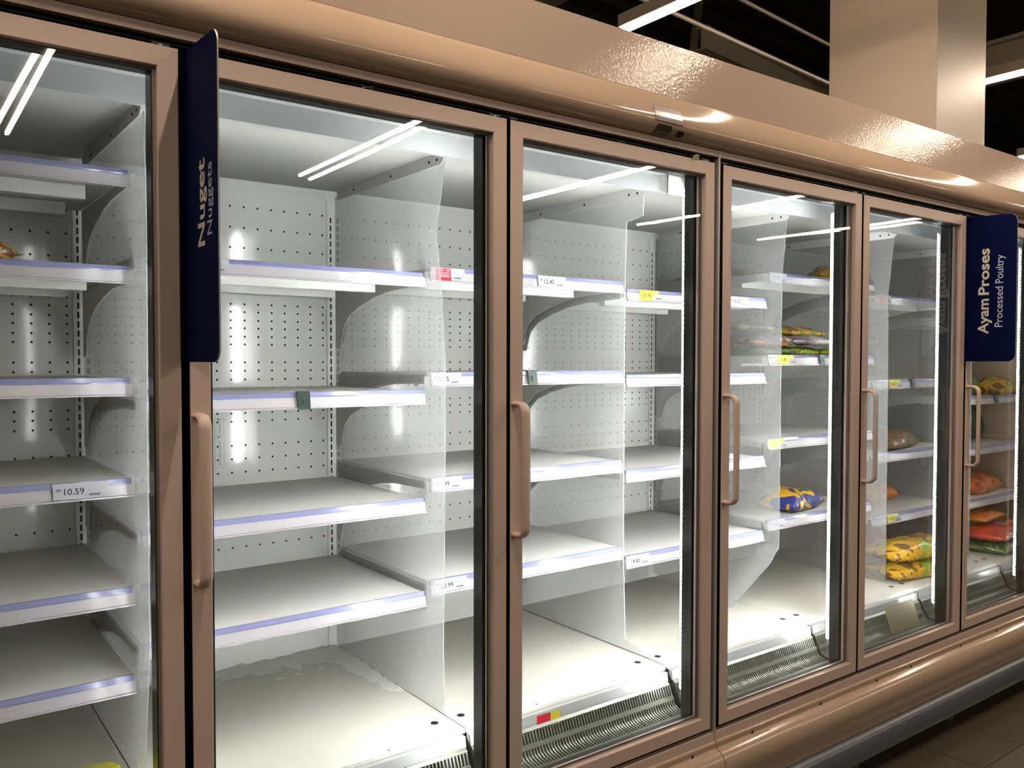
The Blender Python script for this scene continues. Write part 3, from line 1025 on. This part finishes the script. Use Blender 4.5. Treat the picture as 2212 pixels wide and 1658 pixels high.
# ------------------------------------------------------------------ price tickets
RYF = lambda zz: 0.3945 + (0.3995 - 0.3945) * (zz / 0.0285)      # rail face depth at height zz above the rail foot
def ticket(k, i, x0, w, price, label, kind='white', cut=0.0):
    z = SH[k][i]
    t = thing('price_ticket', (x0 + w / 2, 0.39, z), label, 'price tag', 'price tickets in the shelf rails')
    mb = MB()
    lo, hi = 0.0055, 0.0405
    y0, y1 = 0.3920, 0.3972
    def P(u, v, off=0.0):
        return (x0 + w * u, y0 + (y1 - y0) * v - off, z + lo + (hi - lo) * v)
    def quad(mb_, u0, u1, v0, v1, off, mn):
        mb_.add([P(u0, v0, off), P(u1, v0, off), P(u1, v1, off), P(u0, v1, off)], [(0, 1, 2, 3)], mn)
    def slab(u0, u1, v0, v1, off, mn):
        a = [P(u0, v0, off), P(u1, v0, off), P(u1, v1, off), P(u0, v1, off)]
        b2 = [(x, y + 0.0006, zz) for x, y, zz in a]
        mb.add(a + b2, [(0, 1, 2, 3), (7, 6, 5, 4), (0, 4, 5, 1), (1, 5, 6, 2), (2, 6, 7, 3), (3, 7, 4, 0)], mn)
    card = 'paper'
    if kind == 'yellow':
        slab(0.0, 0.52, 0.0, 1.0, 0.0, 'yellow_paper')
        slab(0.52, 0.78, 0.62, 1.0, 0.0, 'yellow_paper')
        slab(0.52, 1.0, 0.0, 0.60, 0.0, card)
    else:
        slab(0.0, 1.0, 0.0, 1.0, 0.0, card)
    if kind == 'red':
        slab(0.10, 0.56, -0.02, 0.95, 0.0012, 'red_paper')
    mb.build('card', t)
    mb = MB()
    h = (hi - lo)
    if kind != 'red' and price:
        vs, fs, tw = text_geo(price, 0.012)
        pu0, pw = (0.20, 0.36) if kind == 'white' else (0.12, 0.34)
        off = 0.0008
        mb.add([P(pu0 + pw * (x_ / tw), 0.30 + 0.40 * y_, off) for x_, y_ in vs], fs, 'ink')
        vs, fs, tw = text_geo('RM', 0.012)
        mb.add([P(0.06 + 0.08 * (x_ / tw) if kind == 'white' else 0.03 + 0.06 * (x_ / tw), 0.55 + 0.14 * y_, off) for x_, y_ in vs], fs, 'ink')
    if kind == 'red':
        for v in (0.60, 0.47, 0.35, 0.25):
            quad(mb, 0.16, 0.51, v, v + 0.055, 0.0022, 'paper')
        quad(mb, 0.20, 0.33, 0.76, 0.86, 0.0022, 'paper')
        quad(mb, 0.43, 0.52, 0.76, 0.86, 0.0022, 'paper')
    # barcode and the small print as fine rules
    rnd = random.Random(int(x0 * 1000))
    u = 0.64 if kind != 'yellow' else 0.60
    while u < 0.86:
        du = rnd.uniform(0.004, 0.013)
        quad(mb, u, u + du, 0.16, 0.30, 0.0008, 'ink')
        u += du + rnd.uniform(0.003, 0.008)
    quad(mb, 0.64, 0.84, 0.08, 0.10, 0.0008, 'grey_ink')
    if kind != 'yellow':
        quad(mb, 0.63, 0.90, 0.54, 0.565, 0.0008, 'grey_ink')
        quad(mb, 0.63, 0.80, 0.46, 0.485, 0.0008, 'grey_ink')
    mb.build('print', t)
    return t

ticket(-1, 3, 0.294, 0.112, '10.59', 'white ticket reading RM 10.59 at the left edge')
ticket(0, 0, 0.590, 0.095, '11.49', 'white ticket half hidden by the Nuget sign')
ticket(1, 0, 1.263, 0.112, '', 'white ticket with a red sticker behind the second door', kind='red')
ticket(1, 0, 1.650, 0.114, '12.45', 'white ticket reading RM 12.45 behind the third door')
ticket(1, 1, 1.2615, 0.102, '12.75', 'white ticket reading RM 12.75, beside the black gap of the second and third doors')
ticket(1, 2, 1.2615, 0.105, '11.99', 'white ticket reading RM 11.99, two shelves under the red sticker')
ticket(1, 3, 1.270, 0.113, '10.99', 'white ticket reading RM 10.99, on the lowest shelf under the red sticker')
ticket(2, 0, 2.098, 0.120, '15.90', 'blurred yellow ticket on the top shelf behind the third door', kind='yellow')
ticket(2, 0, 2.572, 0.115, '15.55', 'white ticket reading RM 15.55 at the left of the fourth door')
ticket(2, 3, 2.040, 0.114, '14.85', 'white ticket reading RM 14.85, low behind the third door')
ticket(3, 0, 2.820, 0.108, '12.45', 'white ticket reading RM 12.45 behind the fourth door')
ticket(3, 1, 2.870, 0.140, '15.95', 'yellow ticket reading RM 15.95 under the pile of green bags', kind='yellow')
ticket(3, 2, 2.830, 0.120, '15.95', 'yellow ticket in the middle shelf rail behind the fourth door', kind='yellow')
ticket(3, 3, 2.822, 0.112, '15.05', 'white ticket reading RM 15.05 near the blue and yellow bag')
ticket(4, 0, 3.605, 0.110, '', 'white ticket with a dull red sticker behind the fifth door', kind='red')
ticket(4, 1, 3.712, 0.125, '16.25', 'yellow ticket level with the fifth door handle', kind='yellow')
ticket(4, 3, 3.712, 0.125, '16.25', 'yellow ticket above the stacked yellow bags', kind='yellow')

def clip(k, i, x, label):
    z = SH[k][i]
    mb = MB()
    mb.extrude_x([(0.3935, z + .0445), (0.3880, z + .0040), (0.3865, z - .0005), (0.3900, z - .002), (0.3940, z + .004), (0.4085, z + .0455)], x, x + 0.034, 'clip')
    mb.box(x + .010, x + .024, 0.3873, 0.3890, z + .026, z + .0275, 'hinge')
    mb.box(x + .015, x + .0165, 0.3865, 0.3882, z + .012, z + .026, 'hinge')
    o = mb.build('rail_clip', origin=(x, 0.39, z))
    tag(o, label, 'clip', 'dark clips on the shelf rails')
clip(0, 1, 0.857, 'dark green clip on the rail behind the second door')
clip(1, 1, 1.609, 'dark clip on the rail beside the third door handle')
clip(3, 1, 3.158, 'dark clip on the rail under the green bags')
clip(4, 1, 3.903, 'dark clip on the rail behind the fifth door')
clip(5, 1, 4.763, 'dark clip on the rail behind the farthest door')

# ------------------------------------------------------------------ blue category signs
def sign(x, ybase, label, lines):
    t = thing('category_sign', (x, 0, 1.494), label, 'sign', 'navy blue signs sticking out between doors')
    y0, y1, z0, z1, r = ybase, -0.192, 1.494, 2.078, 0.030
    pts = [(y0, z1 + 0.008)]
    n = 8
    for q in range(n + 1):
        a = math.pi / 2 * q / n
        pts.append((y1 + r - r * math.sin(a), z1 - r + r * math.cos(a)))
    for q in range(n + 1):
        a = math.pi / 2 * q / n
        pts.append((y1 + r - r * math.cos(a), z0 + r - r * math.sin(a)))
    pts.append((y0, z0))
    mb = MB()
    k = len(pts)
    vs = [(x - .0015, y, z) for y, z in pts] + [(x + .0015, y, z) for y, z in pts]
    mb.add(vs, [tuple(range(k)), tuple(reversed(range(k, 2 * k)))], 'blue')
    mb.add(vs, [(i, (i + 1) % k, k + (i + 1) % k, k + i) for i in range(k)], 'sign_edge')
    mb.build('sign_board', t)
    for body, yb, z, wd, h, bold, mn in lines:
        mb = MB()
        put_text(mb, body, mn, (x - .0019, yb, z), (0, 0, 1), (0, 1, 0), wd, h, bold)
        mb.build('lettering', t)
    return t

sign(0.4745, 0.004, 'navy sign reading Nuget Nuggets, left of the second door',
     [('Nuget', -0.116, 1.706, 0.158, 0.042, 0.022, 'cream_ink'), ('Nuggets', -0.158, 1.722, 0.128, 0.029, 0.006, 'lilac_ink')])
sign(3.590, 0.004, 'navy sign reading Ayam Proses Processed Poultry, at right',
     [('Ayam', -0.088, 1.605, 0.142, 0.042, 0.022, 'cream_ink'), ('Proses', -0.088, 1.763, 0.187, 0.042, 0.022, 'cream_ink'),
      ('Processed', -0.142, 1.632, 0.161, 0.031, 0.006, 'lilac_ink'), ('Poultry', -0.142, 1.807, 0.113, 0.031, 0.006, 'lilac_ink')])

# ------------------------------------------------------------------ frozen food bags
def bag(loc, L, Wd, H, rotz, mt, label, seed, tilt=(0, 0), extra=None, crump=1.0):
    rnd = random.Random(seed)
    nx, ny = 30, 20
    vs, fs = [], []
    def hgt(u, v):
        e = max(0.0, 1 - abs(u) ** 3.2) * max(0.0, 1 - abs(v) ** 2.6)
        return e ** 0.6
    off = Vector((seed * 1.31, seed * 0.77, seed * 2.1))
    for side in (1, -1):
        for i in range(nx + 1):
            u = -1 + 2 * i / nx
            for j in range(ny + 1):
                v = -1 + 2 * j / ny
                x = u * L / 2
                wloc = Wd / 2 * (0.93 + 0.07 * (abs(u) ** 4))
                y = v * wloc
                h = hgt(u, v)
                q = Vector((x * 14, y * 14, side * 2)) + off
                nn = noise.noise(q) * 0.35 + noise.noise(q * 2.6) * 0.18 + abs(noise.noise(q * 1.7)) * 0.2
                if side > 0:
                    z = H * 0.36 + H * (0.64 * h + crump * 0.42 * nn * (0.25 + h))
                else:
                    z = H * 0.36 - H * 0.36 * min(1, h * 1.6)
                    z = max(0.0, z)
                edge = max(abs(u), abs(v))
                if edge > 0.999:
                    z = H * (0.36 + 0.25 * noise.noise(Vector((x * 20, y * 20, 0)) + off)) if side > 0 else z
                x += 0.006 * noise.noise(Vector((y * 25, 3, side)) + off)
                y += 0.006 * noise.noise(Vector((x * 25, 7, 0)) + off)
                vs.append((x, y, z))
    n1 = (nx + 1) * (ny + 1)
    for s in (0, 1):
        for i in range(nx):
            for j in range(ny):
                a = s * n1 + i * (ny + 1) + j
                fs.append((a, a + 1, a + ny + 2, a + ny + 1))
    # merge rims
    rim = []
    for i in range(nx + 1):
        for j in range(ny + 1):
            if i in (0, nx) or j in (0, ny):
                a = i * (ny + 1) + j
                vs[n1 + a] = vs[a]
    me = bpy.data.meshes.new('food_bag')
    me.from_pydata(vs, [], fs)
    bm = bmesh.new()
    bm.from_mesh(me)
    bmesh.ops.remove_doubles(bm, verts=bm.verts, dist=1e-5)
    bmesh.ops.recalc_face_normals(bm, faces=bm.faces)
    bm.to_mesh(me)
    bm.free()
    me.polygons.foreach_set('use_smooth', [True] * len(me.polygons))
    me.materials.append(M[mt])
    o = bpy.data.objects.new('food_bag', me)
    COL.objects.link(o)
    o.location = loc
    o.rotation_euler = (tilt[0], tilt[1], rotz)
    tag(o, label, 'bag')
    # crimped seals at both ends
    for s in (-1, 1):
        mb = MB()
        k = 16
        v2, f2 = [], []
        for j in range(k + 1):
            v = -1 + 2 * j / k
            y = v * Wd / 2 * 0.99
            zz = H * (0.36 + 0.2 * noise.noise(Vector((s * 20, y * 20, 0)) + off))
            w_ = 0.0015 * (1 if j % 2 else -1)
            v2 += [(s * (L / 2 - 0.002), y, zz + w_), (s * (L / 2 + 0.014), y, zz + w_ + 0.004 * noise.noise(Vector((y * 30, s, 0)) + off))]
        for j in range(k):
            a = 2 * j
            f2.append((a, a + 1, a + 3, a + 2))
        me2 = bpy.data.meshes.new('end_seal')
        me2.from_pydata(v2, [], f2)
        me2.materials.append(M[mt])
        c = bpy.data.objects.new('end_seal', me2)
        COL.objects.link(c)
        c.parent = o
        sm = c.modifiers.new('thick', 'SOLIDIFY')
        sm.thickness = 0.0008
    if extra:
        body, mn, x, y, wd, h = extra
        v3, f3, tw = text_geo(body, 0.01)
        pts = []
        for a, b2 in v3:
            px, py = x + a / tw * wd, y + b2 * h
            hh = hgt(px / (L / 2), py / (Wd / 2))
            pts.append((px, py, H * 0.36 + H * (0.64 * hh) + 0.42 * H * 0.30))
        me3 = bpy.data.meshes.new('lettering')
        me3.from_pydata(pts, [], f3)
        me3.materials.append(M[mn])
        c = bpy.data.objects.new('lettering', me3)
        COL.objects.link(c)
        c.parent = o
    return o

Yl = (0.75, 0.42, 0.02); Or = (0.65, 0.22, 0.03); Gr = (0.20, 0.30, 0.04); Dg = (0.03, 0.09, 0.05); Br = (0.16, 0.07, 0.025)
Rd = (0.42, 0.04, 0.02); Wh = (0.6, 0.6, 0.55); Pu = (0.16, 0.09, 0.15); Bl = (0.02, 0.03, 0.20); Ng = (0.45, 0.62, 0.04); Cr = (0.62, 0.52, 0.34)
M['b_lime'] = patches('bag_lime', [(0.62, 0.60, 0.04), (0.70, 0.66, 0.06)], 6, 0.3)
M['b_gold'] = patches('bag_gold', [Br, (0.55, 0.35, 0.03), Br, (0.3, 0.2, 0.05)], 12, 0.3, 2)
M['b_olive'] = patches('bag_olive', [Dg, (0.10, 0.13, 0.03), (0.17, 0.17, 0.06), Cr, Dg], 10, 0.3, 1)
M['b_purple'] = patches('bag_purple', [Pu, (0.34, 0.27, 0.33), Pu, Cr, Or], 11, 0.3, 3)
M['b_neon'] = patches('bag_neon', [Ng, Gr, Ng, Yl, Dg], 14, 0.25, 5)
M['b_brown'] = patches('bag_brown', [Br, (0.30, 0.12, 0.04), Dg, Br], 12, 0.3, 7)
M['b_blueyellow'] = patches('bag_blue_yellow', [Bl, Bl, Yl, Yl, Dg], 9, 0.25, 4)
M['b_cream'] = patches('bag_cream', [(0.40, 0.38, 0.24), (0.5, 0.46, 0.3), Gr, (0.35, 0.25, 0.14)], 12, 0.3, 9)
M['b_yellow'] = patches('bag_yellow', [(0.18, 0.10, 0.03), Br, (0.62, 0.36, 0.02), (0.55, 0.30, 0.03), (0.22, 0.34, 0.04)], 13, 0.25, 6)
M['b_orange'] = patches('bag_orange', [Rd, Or, (0.60, 0.16, 0.02), Or, Br], 10, 0.3, 8)
M['b_red'] = patches('bag_red', [Rd, (0.50, 0.05, 0.02), Rd, Or], 7, 0.25, 2)
M['b_green'] = patches('bag_green', [Dg, Gr, Dg, (0.25, 0.28, 0.12)], 12, 0.3, 3)
M['b_wht'] = patches('bag_white', [(0.45, 0.43, 0.46), (0.5, 0.48, 0.5), Pu], 10, 0.3, 12)
M['b_darkgreen'] = patches('bag_dark_green', [(0.015, 0.04, 0.03), Dg, (0.05, 0.07, 0.03)], 12, 0.35, 3)

def sz(k, i):
    return SH[k][i] + 0.0385
bag((0.30, 0.43, DK + .001), 0.28, 0.15, 0.040, 0.25, 'b_lime', 'bright yellow bag with black print lying on the lowest deck at the left', 1,
    extra=('carbon', 'ink', -0.06, 0.0, 0.13, 0.014), crump=.6)
bag((0.115, 0.56, sz(-1, 1)), 0.24, 0.16, 0.075, 0.2, 'b_gold', 'dark gold and brown bag on a shelf at the left edge', 2)
# fifth bay, top shelf
bag((2.93, 0.74, sz(3, 0)), 0.36, 0.20, 0.045, 1.45, 'b_olive', 'olive green bag lying lengthwise on the top shelf of the fourth door', 3)
bag((3.12, 0.62, sz(3, 0)), 0.40, 0.18, 0.040, 0.35, 'b_cream', 'flat cream bag on the top shelf, right of the olive one', 4, crump=.7)
bag((3.46, 0.55, sz(3, 0)), 0.30, 0.17, 0.075, 0.9, 'b_yellow', 'bright yellow bag poking out at the end of the top shelf, fifth door', 5)
# fifth bay, second shelf pile
z2 = sz(3, 1)
bag((2.96, 0.62, z2), 0.40, 0.22, 0.042, 1.40, 'b_green', 'dark green bag at the bottom left of the second shelf pile', 6)
bag((3.19, 0.56, z2), 0.40, 0.22, 0.040, 0.30, 'b_neon', 'bright green bag under the white one in the second shelf pile', 7)
bag((2.98, 0.60, z2 + .046), 0.38, 0.21, 0.044, 1.05, 'b_brown', 'brown and dark bag at the left of the second shelf pile', 8, tilt=(0.05, -0.05))
bag((3.03, 0.55, z2 + .048), 0.36, 0.20, 0.042, 0.35, 'b_purple', 'purple bag with white script in the middle of the second shelf pile', 9,
    extra=('Chick', 'paper', -0.10, -0.06, 0.13, 0.026))
bag((3.24, 0.52, z2 + .046), 0.34, 0.20, 0.040, 0.15, 'b_wht', 'crumpled white bag at the right front of the second shelf pile', 10, crump=1.3)
bag((3.05, 0.66, z2 + .094), 0.38, 0.22, 0.050, 0.55, 'b_olive', 'large olive bag crowning the left of the second shelf pile', 11, tilt=(0.1, 0.06), crump=1.4)
bag((3.24, 0.60, z2 + .088), 0.34, 0.20, 0.042, 0.1, 'b_yellow', 'yellow green bag on top at the right of the second shelf pile', 12, tilt=(0.05, 0.0), crump=1.2)
bag((3.42, 0.48, z2), 0.24, 0.16, 0.035, 0.1, 'b_neon', 'neon green bag end showing behind the fifth door, second shelf', 13)
# fifth bay, fourth shelf
bag((3.17, 0.53, sz(3, 3)), 0.28, 0.19, 0.085, 0.12, 'b_blueyellow', 'yellow bag with navy band alone on a shelf behind the fourth door', 14, crump=.7)
# sixth bay
bag((3.96, 0.55, sz(4, 2)), 0.36, 0.22, 0.085, 0.15, 'b_brown', 'brown bag on a shelf behind the fifth door handle', 15, crump=.8)
bag((4.02, 0.70, sz(4, 3)), 0.36, 0.22, 0.090, 0.1, 'b_orange', 'orange brown bag on the lowest shelf of the fifth door', 16, crump=.8)
bag((3.84, 0.34, DK + .001), 0.46, 0.22, 0.085, 0.28 - .42, 'b_yellow', 'lower of the two yellow bags stacked behind the fifth door', 17, crump=.8)
bag((3.82, 0.34, DK + .087), 0.46, 0.22, 0.085, 0.24 - .42, 'b_yellow', 'upper of the two yellow bags stacked behind the fifth door', 18, crump=.8)
bag((4.15, 0.82, DK + .001), 0.34, 0.24, 0.12, 0.1, 'b_red', 'dim red bag on the deck behind the stacked yellow bags', 19)  # bag shape put in for a blurred reddish patch
# farthest bay
z2 = sz(5, 1)
bag((4.78, 0.62, z2), 0.34, 0.24, 0.11, 0.1, 'b_green', 'green bag on the upper shelf behind the farthest handle', 20)
bag((5.00, 0.50, z2), 0.24, 0.18, 0.09, 0.1, 'b_yellow', 'yellow bag beside the green one at the right edge', 21)
bag((4.80, 0.75, sz(5, 2)), 0.30, 0.24, 0.20, 0.1, 'b_darkgreen', 'tall dark green bag at the back below the farthest handle clip', 22)
bag((5.05, 0.72, sz(5, 2)), 0.28, 0.24, 0.20, 0.1, 'b_darkgreen', 'dark bag at the right edge, beside the tall dark green one', 23)
bag((4.88, 0.55, sz(5, 3)), 0.34, 0.20, 0.10, 0.1, 'b_orange', 'orange bag on the shelf just under the farthest handle', 24)
bag((5.02, 0.74, sz(5, 3)), 0.30, 0.22, 0.15, 0.4, 'b_cream', 'pale bag leaning behind the orange one under the farthest handle', 25)
bag((4.74, 0.36, DK + .001), 0.44, 0.24, 0.060, 0.1, 'b_green', 'green bag at the bottom of the farthest pile', 26)
bag((5.00, 0.32, DK + .001), 0.30, 0.22, 0.12, -0.3, 'b_orange', 'orange bag at the right of the farthest pile', 27)
bag((4.70, 0.36, DK + .068), 0.42, 0.24, 0.058, 0.12, 'b_red', 'red bag with a white mark on the farthest pile', 28, extra=('GO', 'paper', 0.0, -0.05, 0.07, 0.05))
bag((4.74, 0.46, DK + .136), 0.30, 0.20, 0.052, 0.1, 'b_orange', 'topmost orange bag of the farthest pile', 29)

# ------------------------------------------------------------------ frost, cardboard, apron patch, base stop
def frost(label):
    vs, fs = [], []
    nx, ny = 60, 40
    xa, xb = g(0) + 0.16, g(1) - 0.004
    for i in range(nx + 1):
        for j in range(ny + 1):
            x = xa + (xb - xa) * i / nx
            y = 0.52 + (1.008 - 0.52) * j / ny
            dr = xb - x                      # distance from divider
            db = 1.008 - y
            e = max(math.exp(-(dr / 0.035) ** 2) * (0.4 + 0.6 * min(1, (y - 0.52) / 0.25)), math.exp(-(db / 0.06) ** 2) * (0.45 + 0.55 * i / nx))
            n = noise.noise(Vector((x * 28, y * 28, 0))) * 0.5 + noise.noise(Vector((x * 70, y * 70, 3))) * 0.3 + 0.35
            film = max(0, 1 - ((1 - i / nx) ** 2 * 0.8 + ((1.008 - y) / 0.5) ** 2)) * 0.0022
            z = DK - 0.0015 + e * 0.020 * max(0.15, n) + film * max(0, n + .3)
            if i == 0 or j == 0:
                z = DK - 0.002
            vs.append((x, y, z))
    for i in range(nx):
        for j in range(ny):
            a = i * (ny + 1) + j
            fs.append((a, a + 1, a + ny + 2, a + ny + 1))
    o = MB().add(vs, fs, 'frost').build('frost_crust', smooth=True, origin=((xa + xb) / 2, 0.8, DK))
    tag(o, label, 'frost')
    o['kind'] = 'stuff'
    return o
frost('crust of ice along the back corner of the second bay deck')

mb = MB()
mb.extrude_x([(0.150, 0.490), (0.105, 0.372), (0.108, 0.371), (0.153, 0.489)], 3.262, 3.478, 'card')
o = mb.build('brown_board', origin=(3.37, 0.12, 0.37))
tag(o, 'plain olive brown board leaning on the grille behind the fifth door', 'board')

t = thing('shelf_label', (1.50, 0.17, 0.465), 'red and yellow ticket stuck on the steel apron behind the third door', 'label')  # flat red and yellow quads lying on the apron
MB().add([(1.475, 0.1765, 0.486), (1.525, 0.1765, 0.486), (1.525, 0.1745, 0.446), (1.475, 0.1745, 0.446)], [(0, 1, 2, 3)], 'red_paper').build('red_half', t)
MB().add([(1.526, 0.1765, 0.486), (1.560, 0.1765, 0.486), (1.560, 0.1745, 0.446), (1.526, 0.1745, 0.446)], [(0, 1, 2, 3)], 'yellow_paper').build('yellow_half', t)

# small white wiring cover at the top right of the third bay
t = thing('cable_cover', (1.97, 0.12, 2.0), 'white folded cable cover hanging at the top right behind the third door', 'cover')
MB().box(1.938, 2.010, 0.119, 0.122, 2.007, 2.068, 'white', bev=0.0006).build('cover_plate', t)
mb = MB()
mb.extrude_x([(0.150, 2.068), (0.150, 2.020), (0.120, 2.008), (0.120, 2.068)], 1.934, 1.937, 'white')
mb.build('side_fold', t)
